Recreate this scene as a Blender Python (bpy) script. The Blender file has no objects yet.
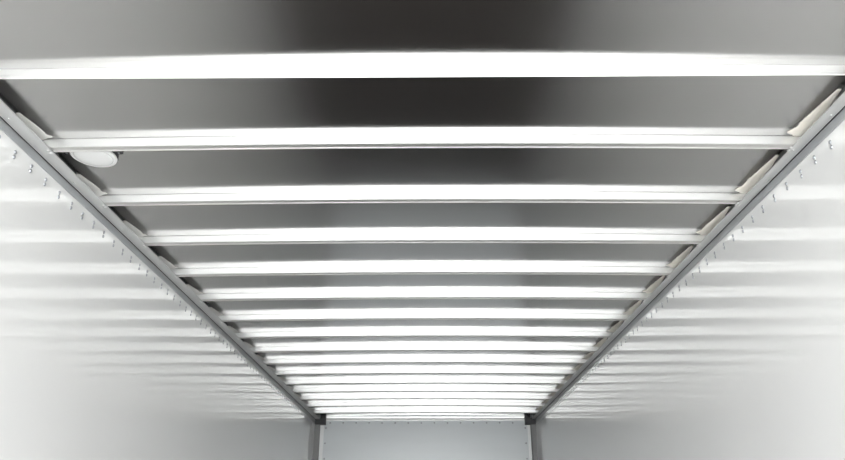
import bpy, bmesh, math, random
from mathutils import Vector, Matrix
random.seed(7)
S = bpy.context.scene
COL = S.collection

# ------------------------------------------------------------------ camera
CAMZ = 1.62                       # eye height above the cargo floor
cam_d = bpy.data.cameras.new('camera'); cam = bpy.data.objects.new('camera', cam_d); COL.objects.link(cam)
cam_d.sensor_width = 36.0; cam_d.lens = 670.0 / 845.0 * 36.0; cam_d.clip_start = 0.02; cam_d.clip_end = 300
cam.location = (0, 0, CAMZ)
PITCH = math.atan(297.0 / 670.0); YAW = math.radians(0.43)
cam.rotation_euler = (math.pi / 2 + PITCH, 0, YAW)
S.camera = cam

# ------------------------------------------------------------------ world: even white overcast daylight
w = bpy.data.worlds.new('overcast_sky'); S.world = w; w.use_nodes = True
nt = w.node_tree; nt.nodes.clear()
wo = nt.nodes.new('ShaderNodeOutputWorld'); bg = nt.nodes.new('ShaderNodeBackground')
tc = nt.nodes.new('ShaderNodeTexCoord'); sp = nt.nodes.new('ShaderNodeSeparateXYZ'); cr = nt.nodes.new('ShaderNodeValToRGB')
nt.links.new(tc.outputs['Generated'], sp.inputs[0]); nt.links.new(sp.outputs['Z'], cr.inputs[0])
cr.color_ramp.elements[0].position = 0.0; cr.color_ramp.elements[0].color = (1.0, 0.99, 0.97, 1)
cr.color_ramp.elements[1].position = 0.6; cr.color_ramp.elements[1].color = (0.90, 0.95, 1.0, 1)
nt.links.new(cr.outputs[0], bg.inputs[0]); bg.inputs[1].default_value = 6.0
nt.links.new(bg.outputs[0], wo.inputs[0])

S.view_settings.view_transform = 'Standard'; S.view_settings.look = 'None'
S.view_settings.gamma = 1.0; S.view_settings.use_curve_mapping = False
S.view_settings.exposure = 1.45

# ------------------------------------------------------------------ dimensions (metres)
XL, XR = -1.195, 1.143            # side wall faces
YR, YF = -0.75, 7.36              # open rear end, front wall face
HB, HR = CAMZ + 1.060, CAMZ + 1.088   # underside of the bows, roof sheet at the middle
YE = YF - .078
def camber(x): return -0.007 * x * x

# daylight enters through the open rear end: sampling portal in that opening
pl = bpy.data.lights.new('rear_opening_portal', 'AREA'); pl.shape = 'RECTANGLE'; pl.size = XR - XL - .06; pl.size_y = HB - .06
pl.cycles.is_portal = True
po = bpy.data.objects.new('rear_opening_portal', pl); COL.objects.link(po)
po.location = ((XL + XR) / 2, YR - .06, HB / 2); po.rotation_euler = (math.pi / 2, 0, 0)

# ------------------------------------------------------------------ materials
def mat(name, col, metal=0.0, rough=0.5, spec=0.5, coat=0.0, coat_rough=0.1, noise=0.0, nscale=(4, 4, 4), bump=0.0, bscale=(3, 3, 3), bdist=0.002, rvar=0.0, ior=None):
    m = bpy.data.materials.new(name); m.use_nodes = True; t = m.node_tree
    b = t.nodes['Principled BSDF']
    b.inputs['Base Color'].default_value = (*col, 1); b.inputs['Metallic'].default_value = metal
    b.inputs['Roughness'].default_value = rough; b.inputs['Specular IOR Level'].default_value = spec
    b.inputs['Coat Weight'].default_value = coat; b.inputs['Coat Roughness'].default_value = coat_rough
    if ior: b.inputs['IOR'].default_value = ior
    tcn = t.nodes.new('ShaderNodeTexCoord')
    def nz(scale, detail=4):
        mp = t.nodes.new('ShaderNodeMapping'); mp.inputs['Scale'].default_value = scale
        n = t.nodes.new('ShaderNodeTexNoise'); n.inputs['Scale'].default_value = 1.0; n.inputs['Detail'].default_value = detail
        t.links.new(tcn.outputs['Object'], mp.inputs[0]); t.links.new(mp.outputs[0], n.inputs['Vector']); return n
    if noise or rvar:
        n = nz(nscale)
        if noise:
            r = t.nodes.new('ShaderNodeValToRGB')
            r.color_ramp.elements[0].position = .3; r.color_ramp.elements[1].position = .7
            r.color_ramp.elements[0].color = (*[max(0, c * (1 - noise)) for c in col], 1)
            r.color_ramp.elements[1].color = (*[min(1, c * (1 + noise)) for c in col], 1)
            t.links.new(n.outputs['Fac'], r.inputs[0]); t.links.new(r.outputs[0], b.inputs['Base Color'])
        if rvar:
            mr = t.nodes.new('ShaderNodeMapRange'); mr.inputs['To Min'].default_value = rough - rvar; mr.inputs['To Max'].default_value = rough + rvar
            t.links.new(n.outputs['Fac'], mr.inputs[0]); t.links.new(mr.outputs[0], b.inputs['Roughness'])
    if bump:
        n2 = nz(bscale, 1.5); bp = t.nodes.new('ShaderNodeBump'); bp.inputs['Strength'].default_value = bump; bp.inputs['Distance'].default_value = bdist
        t.links.new(n2.outputs['Fac'], bp.inputs['Height']); t.links.new(bp.outputs[0], b.inputs['Normal'])
    return m

M = {}
M['roof'] = mat('roof_sheet_aluminium', (.495, .487, .48), 1.0, .19, noise=.04, nscale=(1.5, 1.5, 1), rvar=.03)
M['wall'] = mat('glossy_white_wall_panel', (.72, .72, .712), 0.05, .05, .5, ior=1.66, coat=0.0, bump=.012, bscale=(1, 2.0, 6.0), bdist=.004)
M['front'] = mat('front_wall_panel', (.58, .61, .625), 0.1, .35, .5, noise=.03, nscale=(.8, 1, 6))
M['bow'] = mat('bright_aluminium_bow', (.80, .80, .79), 0.75, .32, noise=.015, nscale=(3, 20, 20))
M['flange'] = mat('aluminium_bow_flange', (.72, .71, .69), 0.8, .32, noise=.03, nscale=(4, 20, 20))
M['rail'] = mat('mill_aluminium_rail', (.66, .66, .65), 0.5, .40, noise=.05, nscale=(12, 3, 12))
M['rail_low'] = mat('mill_aluminium_rail_edge_cavity_shade', (.42, .43, .44), 0.5, .45, noise=.05, nscale=(12, 3, 12))
M['rivet'] = mat('aluminium_rivet', (.36, .37, .39), .8, .35)
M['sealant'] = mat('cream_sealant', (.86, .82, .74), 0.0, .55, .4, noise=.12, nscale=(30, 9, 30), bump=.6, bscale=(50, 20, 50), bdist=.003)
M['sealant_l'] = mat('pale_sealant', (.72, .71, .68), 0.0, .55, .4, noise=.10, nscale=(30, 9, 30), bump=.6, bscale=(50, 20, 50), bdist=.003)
M['cap'] = mat('dark_corner_casting', (.035, .035, .037), 0.3, .5)
M['post'] = mat('grey_post_metal', (.19, .19, .19), 0.4, .5)
M['post_f'] = mat('bright_post_flange', (.75, .76, .76), 0.2, .5)
M['lens'] = mat('frosted_lamp_lens', (.80, .80, .79), 0.0, .22, .5, ior=1.5)
M['bezel'] = mat('white_lamp_bezel', (.82, .82, .81), 0.0, .3, .5)
M['dark'] = mat('dark_rubber_slot_shade', (.03, .03, .032), 0.0, .6)
M['ground'] = mat('pale_concrete_yard', (.50, .49, .47), 0.0, .85, noise=.12, nscale=(.6, .6, 1))

# rolled sheet: the grain runs along the body, so highlights spread sideways
_t = M['roof'].node_tree; _b = _t.nodes['Principled BSDF']; _b.inputs['Anisotropic'].default_value = .32
_tn = _t.nodes.new('ShaderNodeTangent'); _tn.direction_type = 'UV_MAP'; _tn.uv_map = 'sheet'; _t.links.new(_tn.outputs[0], _b.inputs['Tangent'])

def planks():
    m = bpy.data.materials.new('dark_hardwood_planks'); m.use_nodes = True; t = m.node_tree; b = t.nodes['Principled BSDF']
    tcn = t.nodes.new('ShaderNodeTexCoord'); mp = t.nodes.new('ShaderNodeMapping'); mp.inputs['Rotation'].default_value = (0, 0, math.pi / 2)
    br = t.nodes.new('ShaderNodeTexBrick'); br.inputs['Scale'].default_value = 1.0
    br.inputs['Brick Width'].default_value = 2.4; br.inputs['Row Height'].default_value = .14; br.inputs['Mortar Size'].default_value = .003
    br.inputs['Color1'].default_value = (.055, .047, .042, 1); br.inputs['Color2'].default_value = (.07, .06, .053, 1); br.inputs['Mortar'].default_value = (.01, .01, .01, 1)
    t.links.new(tcn.outputs['Object'], mp.inputs[0]); t.links.new(mp.outputs[0], br.inputs['Vector']); t.links.new(br.outputs['Color'], b.inputs['Base Color'])
    b.inputs['Roughness'].default_value = .6
    return m
M['floor'] = planks()

# ------------------------------------------------------------------ helpers
def obj(name, bm, m, parent=None, smooth=False):
    me = bpy.data.meshes.new(name); bmesh.ops.recalc_face_normals(bm, faces=bm.faces); bm.to_mesh(me); bm.free()
    me.materials.append(m)
    if smooth: me.shade_smooth()
    o = bpy.data.objects.new(name, me); COL.objects.link(o)
    if parent: o.parent = parent
    return o
def add_box(bm, x0, x1, y0, y1, z0, z1):
    v = [bm.verts.new((x, y, z)) for x in (x0, x1) for y in (y0, y1) for z in (z0, z1)]
    for f in ((0, 1, 3, 2), (4, 6, 7, 5), (0, 4, 5, 1), (2, 3, 7, 6), (0, 2, 6, 4), (1, 5, 7, 3)): bm.faces.new([v[i] for i in f])
def box(name, m, x0, x1, y0, y1, z0, z1, parent=None, bevel=0):
    bm = bmesh.new(); add_box(bm, x0, x1, y0, y1, z0, z1)
    if bevel: bmesh.ops.bevel(bm, geom=bm.edges[:], offset=bevel, segments=2, affect='EDGES')
    return obj(name, bm, m, parent)
def sweep_x(bm, prof, x0, x1, n, dz=lambda x: 0.0):        # closed (y,z) outline carried along X
    rings = []
    for i in range(n + 1):
        x = x0 + (x1 - x0) * i / n
        rings.append([bm.verts.new((x, y, z + dz(x))) for y, z in prof])
    k = len(prof)
    for a, b in zip(rings, rings[1:]):
        for j in range(k): bm.faces.new((a[j], a[(j + 1) % k], b[(j + 1) % k], b[j]))
    bm.faces.new(rings[0]); bm.faces.new(rings[-1][::-1])
def sweep_y(bm, prof, y0, y1, n=1, jit=None):              # closed (x,z) outline carried along Y
    rings = []
    for i in range(n + 1):
        y = y0 + (y1 - y0) * i / n
        pr = jit(i, prof) if jit else prof
        rings.append([bm.verts.new((x, y, z)) for x, z in pr])
    k = len(prof)
    for a, b in zip(rings, rings[1:]):
        for j in range(k): bm.faces.new((a[j], a[(j + 1) % k], b[(j + 1) % k], b[j]))
    bm.faces.new(rings[0]); bm.faces.new(rings[-1][::-1])
def empty(name, loc, label, cat, group=None):
    o = bpy.data.objects.new(name, None); COL.objects.link(o); o.location = loc; o.empty_display_size = .05
    o['label'] = label; o['category'] = cat
    if group: o['group'] = group
    return o
def dome(bm, c, n, r, h, stretch=(1, 1), seg=12, rings=4):  # rivet head on a surface with normal n
    n = Vector(n).normalized(); u = Vector((0, 1, 0)) if abs(n.y) < .5 else Vector((1, 0, 0)); v = n.cross(u); c = Vector(c)
    prev = None
    for k in range(rings):
        a = math.pi / 2 * k / rings; rr = r * math.cos(a); hh = h * math.sin(a)
        ring = [bm.verts.new(c + n * hh + u * rr * stretch[0] * math.cos(2 * math.pi * i / seg) + v * rr * stretch[1] * math.sin(2 * math.pi * i / seg)) for i in range(seg)]
        if prev:
            for i in range(seg): bm.faces.new((prev[i], prev[(i + 1) % seg], ring[(i + 1) % seg], ring[i]))
        prev = ring
    top = bm.verts.new(c + n * h)
    for i in range(seg): bm.faces.new((prev[i], prev[(i + 1) % seg], top))

# ------------------------------------------------------------------ the setting
def struct(o): o['kind'] = 'structure'; return o
floor = struct(box('floor', M['floor'], XL - .05, XR + .05, YR, YF + .05, -.04, 0))
wl = struct(box('wall_left', M['wall'], XL - .03, XL, YR, YF + .03, 0, HR + .02))
wr = struct(box('wall_right', M['wall'], XR, XR + .03, YR, YF + .03, 0, HR + .02))
wf = struct(box('wall_front', M['front'], XL, XR, YF, YF + .03, 0, HR + .02))
bm = bmesh.new()
sweep_x(bm, [(YR, HR), (YF, HR), (YF, HR + .004), (YR, HR + .004)], XL - .03, XR + .03, 32, camber)
ceiling = struct(obj('ceiling', bm, M['roof'], smooth=False))
uv = ceiling.data.uv_layers.new(name='sheet')
for lp in ceiling.data.loops:
    co = ceiling.data.vertices[lp.vertex_index].co; uv.data[lp.index].uv = (co.x, co.y)
# frame round the open rear end
bm = bmesh.new()
add_box(bm, XL - .05, XL + .03, YR - .05, YR, 0, HB + .06); add_box(bm, XR - .03, XR + .05, YR - .05, YR, 0, HB + .06)
add_box(bm, XL + .03, XR - .03, YR - .05, YR, HB - .03, HB + .06)
struct(obj('trim_rear', bm, M['rail']))
struct(box('ground', M['ground'], -40, 40, -60, 40, -1.15, -1.10))

# rivets under the rails, one row on each side wall
def rivet_mesh(x, nx):
    bm = bmesh.new()
    for dz in (.0075, -.0085): dome(bm, (0, 0, dz), (nx, 0, 0), .0062, .0042, (.9, 1.1))
    return bm
def row(parent, first, pts):
    for i, p in enumerate(pts):
        o = first if i == 0 else first.copy()
        if i: COL.objects.link(o)
        o.parent = parent; o.location = p
RZ = CAMZ + .988
for par, x, nx, y0 in ((wl, XL, 1, 1.10), (wr, XR, -1, 1.065)):
    f = obj('rivet', rivet_mesh(x, nx), M['rivet'], par, True)
    row(par, f, [(x, y0 + .083 * i + random.uniform(-.004, .004), RZ + random.uniform(-.002, .002)) for i in range(75)])
bm = bmesh.new(); dome(bm, (0, 0, 0), (0, -1, 0), .0095, .006)
f = obj('rivet', bm, M['rivet'], wf, True)
pts = [(-1.04 + .139 * i, YF, CAMZ + 1.015) for i in range(16)]
for k in range(14): pts += [(-1.083, YF, CAMZ + .962 - .155 * k), (1.036, YF, CAMZ + .962 - .155 * k)]
row(wf, f, pts)

# ------------------------------------------------------------------ top rails
def rail(side, X, Xi, label, seal):
    s = 1 if side == 'r' else -1                      # s points towards the wall
    t = empty('top_rail', (X, YF / 2, CAMZ + 1.045), label, 'rail', None)
    off = Vector((-X, -YF / 2, -(CAMZ + 1.045)))
    def put(o): o.location = off; return o
    z = CAMZ
    a, b = Xi, X - s * .0085
    bm = bmesh.new()
    sweep_y(bm, [(a, z + 1.0460), (a + s * .0015, z + 1.045), (b, z + 1.045), (b, z + 1.0485), (a + s * .0015, z + 1.0485), (a, z + 1.0475)], YR, YE)
    put(obj('upper_flange', bm, M['rail'], t))
    bm = bmesh.new()                                   # dark strip carrying the shade of the slot between the two flanges
    sweep_y(bm, [(b, z + 1.0486), (X, z + 1.0486), (X, z + 1.054), (b, z + 1.054)], YR, YE)
    put(obj('slot_shade', bm, M['dark'], t))
    bm = bmesh.new()
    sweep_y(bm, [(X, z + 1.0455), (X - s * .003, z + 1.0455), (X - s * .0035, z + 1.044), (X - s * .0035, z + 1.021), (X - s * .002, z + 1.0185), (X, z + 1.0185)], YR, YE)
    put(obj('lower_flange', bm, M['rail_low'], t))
    zt = HR + camber(X) - .001                         # darkish strip standing in for the unlit cavity between flange and roof sheet
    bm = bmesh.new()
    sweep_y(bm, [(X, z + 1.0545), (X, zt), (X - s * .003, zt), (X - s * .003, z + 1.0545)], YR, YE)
    put(obj('upright_strip', bm, M['rail_low'], t))
    bm = bmesh.new(); dome(bm, (0, 0, 0), (0, 0, -1), .0042, .0028)
    f = obj('rivet', bm, M['rail'], t, True)
    row(t, f, [Vector(((a + b) / 2 + s * .006 * (-1) ** i, 1.2 + .19 * i, z + 1.045)) + off for i in range(32)])
    return t
railL = rail('l', XL, -1.141, 'long aluminium top rail running along the left side of the ceiling', M['sealant_l'])
railR = rail('r', XR, 1.099, 'long aluminium top rail with a dark slot along the right side of the ceiling', M['sealant'])

# ------------------------------------------------------------------ roof bows
YB = [1.404, 1.743, 2.121, 2.491, 2.862, 3.226, 3.598, 3.965, 4.326, 4.680, 5.044, 5.415, 5.774, 6.133, 6.507, 6.919]
ORD = ['first and largest', 'second', 'third', 'fourth', 'fifth', 'sixth', 'seventh', 'eighth', 'ninth', 'tenth', 'eleventh', 'twelfth', 'thirteenth', 'fourteenth', 'fifteenth', 'sixteenth']
x0, x1 = XL + .008, XR - .008
g = CAMZ
def bow_parts(root, first):
    bm = bmesh.new()
    if first:
        prof = [(0, .0277), (0, .0085), (.0014, .0080), (.0014, .0066), (0, .0060), (0, -.0085), (.0015, -.010), (.004, -.0085), (.004, .0277)]
    else:
        prof = [(.0012, .0277), (.0012, .0264), (0, .0258), (0, .0015), (.0015, 0), (.005, .0015), (.005, .0277)]
    sweep_x(bm, prof, x0, x1, 32, camber)
    if first:                                          # the first bow has a straight lower edge
        for v in bm.verts:
            if v.co.z < .0055 + camber(v.co.x): v.co.z -= camber(v.co.x)
    obj('web', bm, M['bow'], root)
    bm = bmesh.new()
    if first:   # bottom flange turned slightly upwards towards the front wall
        prof = [(.0042, .008), (.012, .008), (.012, .0105), (.0042, .0105)]
        sweep_x(bm, prof, x0, x1, 32, camber); obj('bottom_flange', bm, M['flange'], root)
    else:
        prof = [(.0052, .0004), (.024, .0004), (.024, .003), (.0052, .003)]
        sweep_x(bm, prof, x0, x1, 32, camber); obj('bottom_flange', bm, M['flange'], root)
        bm = bmesh.new()
        prof = [(.0242, .0014), (.0248, .0002), (.0265, -.0012), (.0290, -.0012), (.031, 0), (.0315, .003), (.0242, .003)]
        sweep_x(bm, prof, x0, x1, 32, camber); obj('rolled_edge', bm, M['flange'], root)
def ends(root):
    for s, xe in ((-1, x0), (1, x1)):
        for k in (0, 1):
            bm = bmesh.new(); dome(bm, (0, 0, 0), (0, 0, -1), .0048, .003)
            o = obj('rivet', bm, M['bow'], root, True)
            o.location = (xe - s * .038 , .010 + .016 * k, 1.045 - 1.060)
proto = None
for i, y in enumerate(YB):
    lab = f'{ORD[i]} white aluminium roof bow counted from the top of the photo'
    if i == len(YB) - 1: lab = 'last white aluminium roof bow, nearest the front wall'
    loc = (0, y, HB)
    if i == 0:
        root = empty('roof_bow', loc, 'largest white roof bow, nearest the viewer, with a plain edge', 'roof beam', 'roof bows across the ceiling')
        bow_parts(root, True); ends(root)
    elif i == 1:
        proto = root = empty('roof_bow', loc, lab, 'roof beam', 'roof bows across the ceiling')
        bow_parts(root, False); ends(root)
    else:
        root = proto.copy(); COL.objects.link(root); root.location = loc; root['label'] = lab
        for ch in proto.children:
            c = ch.copy(); COL.objects.link(c); c.parent = root

# ------------------------------------------------------------------ sealant dabs where each bow meets the rails
# sealant smeared in each bay along the edge of the roof sheet; thicker towards the next bow, the bay's lit end put into its shape
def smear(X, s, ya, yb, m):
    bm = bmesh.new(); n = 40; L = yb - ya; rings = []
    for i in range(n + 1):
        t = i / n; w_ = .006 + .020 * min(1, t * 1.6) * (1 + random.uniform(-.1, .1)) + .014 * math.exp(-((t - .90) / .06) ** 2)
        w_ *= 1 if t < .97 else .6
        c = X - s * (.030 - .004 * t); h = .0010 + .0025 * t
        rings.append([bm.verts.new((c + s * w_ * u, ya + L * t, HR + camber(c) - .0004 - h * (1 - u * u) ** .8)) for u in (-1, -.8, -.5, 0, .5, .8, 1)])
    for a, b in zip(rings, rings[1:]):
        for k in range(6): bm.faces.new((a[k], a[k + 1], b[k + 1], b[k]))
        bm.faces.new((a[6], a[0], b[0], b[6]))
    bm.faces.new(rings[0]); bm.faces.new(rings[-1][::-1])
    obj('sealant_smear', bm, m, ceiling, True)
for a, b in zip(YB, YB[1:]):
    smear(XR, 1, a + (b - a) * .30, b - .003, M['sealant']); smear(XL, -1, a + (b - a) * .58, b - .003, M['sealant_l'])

# ------------------------------------------------------------------ corner posts and caps at the front wall
def corner(s, X, xin, side):
    t = empty('corner_post', (X, YF, 0), f'slim grey metal post in the {side} corner of the front wall', 'post')
    zt = CAMZ + .99; o = Vector((-X, -YF, 0))
    def put(ob): ob.location = o; return ob
    bm = bmesh.new()
    xc = X - s * .034
    n = 6; prof = [(X, YF), (X, YF - .045)] + [(X - s * (.044 + .010 * math.sin(math.pi / 2 * k / n)), YF - .035 - .010 * math.cos(math.pi / 2 * k / n)) for k in range(n + 1)] + [(X - s * .054, YF)]
    lo = [bm.verts.new((x, y, 0)) for x, y in prof]; hi = [bm.verts.new((x, y, zt)) for x, y in prof]
    for i in range(len(prof)): bm.faces.new((lo[i], lo[(i + 1) % len(prof)], hi[(i + 1) % len(prof)], hi[i]))
    bm.faces.new(lo); bm.faces.new(hi)
    put(obj('post_body', bm, M['post'], t))
    a, b = sorted((X - s * .0545, xin))
    put(box('post_flange', M['post_f'], a, b, YF - .006, YF, 0, zt, t))
    c = empty('corner_casting', (X, YF, zt), f'dark block on top of the {side} front corner post under the top rail', 'corner block')
    o2 = Vector((-X, -YF, -zt))
    a, b = sorted((X - s * .003, X - s * .112))
    q = box('block', M['cap'], a, b, YF - .075, YF, zt + .0005, CAMZ + 1.0560, c, .003); q.location = o2
    a, b = sorted((X - s * .055, X - s * .112))
    q = box('upper_block', M['cap'], a, b, YF - .06, YF, CAMZ + 1.0565, HR - .012, c, .002); q.location = o2
corner(-1, XL, XL + .092, 'left'); corner(1, XR, XR - .085, 'right')
# header angle across the front wall
t = empty('header_angle', (0, YF, CAMZ + 1.06), 'thin aluminium header strip across the top of the front wall', 'trim strip')
o = Vector((0, -YF, -(CAMZ + 1.06)))
q = box('upright_strip', M['rail'], XL + .113, XR - .113, YF - .004, YF, CAMZ + 1.036, CAMZ + 1.050, t); q.location = o
q = box('top_leg', M['post'], XL + .113, XR - .113, YF - .012, YF, CAMZ + 1.0502, CAMZ + 1.060, t); q.location = o
q = box('added_bright_strip', M['bow'], XL + .113, XR - .113, YF - .003, YF, CAMZ + 1.0602, CAMZ + 1.079, t); q.location = o  # added bright strip, lightens the roof edge like a reflection of the front wall

# ------------------------------------------------------------------ round dome lamp (off) in the second bay
LX, LY = -1.052, 1.832
ZR = HR + camber(LX)
lamp = empty('dome_lamp', (LX, LY, ZR), 'round white dome lamp fixed to the ceiling behind the second bow, left', 'ceiling lamp')
def lathe(name, prof, m, seg=40):
    bm = bmesh.new(); prev = None
    for r, z in prof:
        ring = [bm.verts.new((r * math.cos(2 * math.pi * i / seg), r * math.sin(2 * math.pi * i / seg), z)) for i in range(seg)]
        if prev:
            for i in range(seg): bm.faces.new((prev[i], prev[(i + 1) % seg], ring[(i + 1) % seg], ring[i]))
        else: bm.faces.new(ring)
        prev = ring
    bm.faces.new(prev[::-1]); return obj(name, bm, m, lamp, True)
lathe('lamp_base', [(.076, -.0005), (.076, -.008), (.073, -.010)], M['dark'])
lathe('bezel', [(.0725, -.0102), (.0745, -.016), (.0735, -.024), (.068, -.0275), (.063, -.027)], M['bezel'])
lathe('lens', [(.0625, -.0272), (.060, -.030), (.050, -.034), (.034, -.0365), (.016, -.0375), (.003, -.0378)], M['lens'])
for sx in (-1, 1):
    bm = bmesh.new(); add_box(bm, -.012, .012, -.011, .011, -.008, -.0005); bmesh.ops.bevel(bm, geom=bm.edges[:], offset=.002, segments=2, affect='EDGES')
    q = obj('mounting_tab', bm, M['dark'], lamp); q.location = (sx * .0885, -.01, 0)
    bm = bmesh.new(); dome(bm, (0, 0, 0), (0, 0, -1), .004, .003); s_ = obj('screw', bm, M['rivet'], q, True); s_.location = (0, 0, -.008)

lamp.scale = (.93, .93, .50)
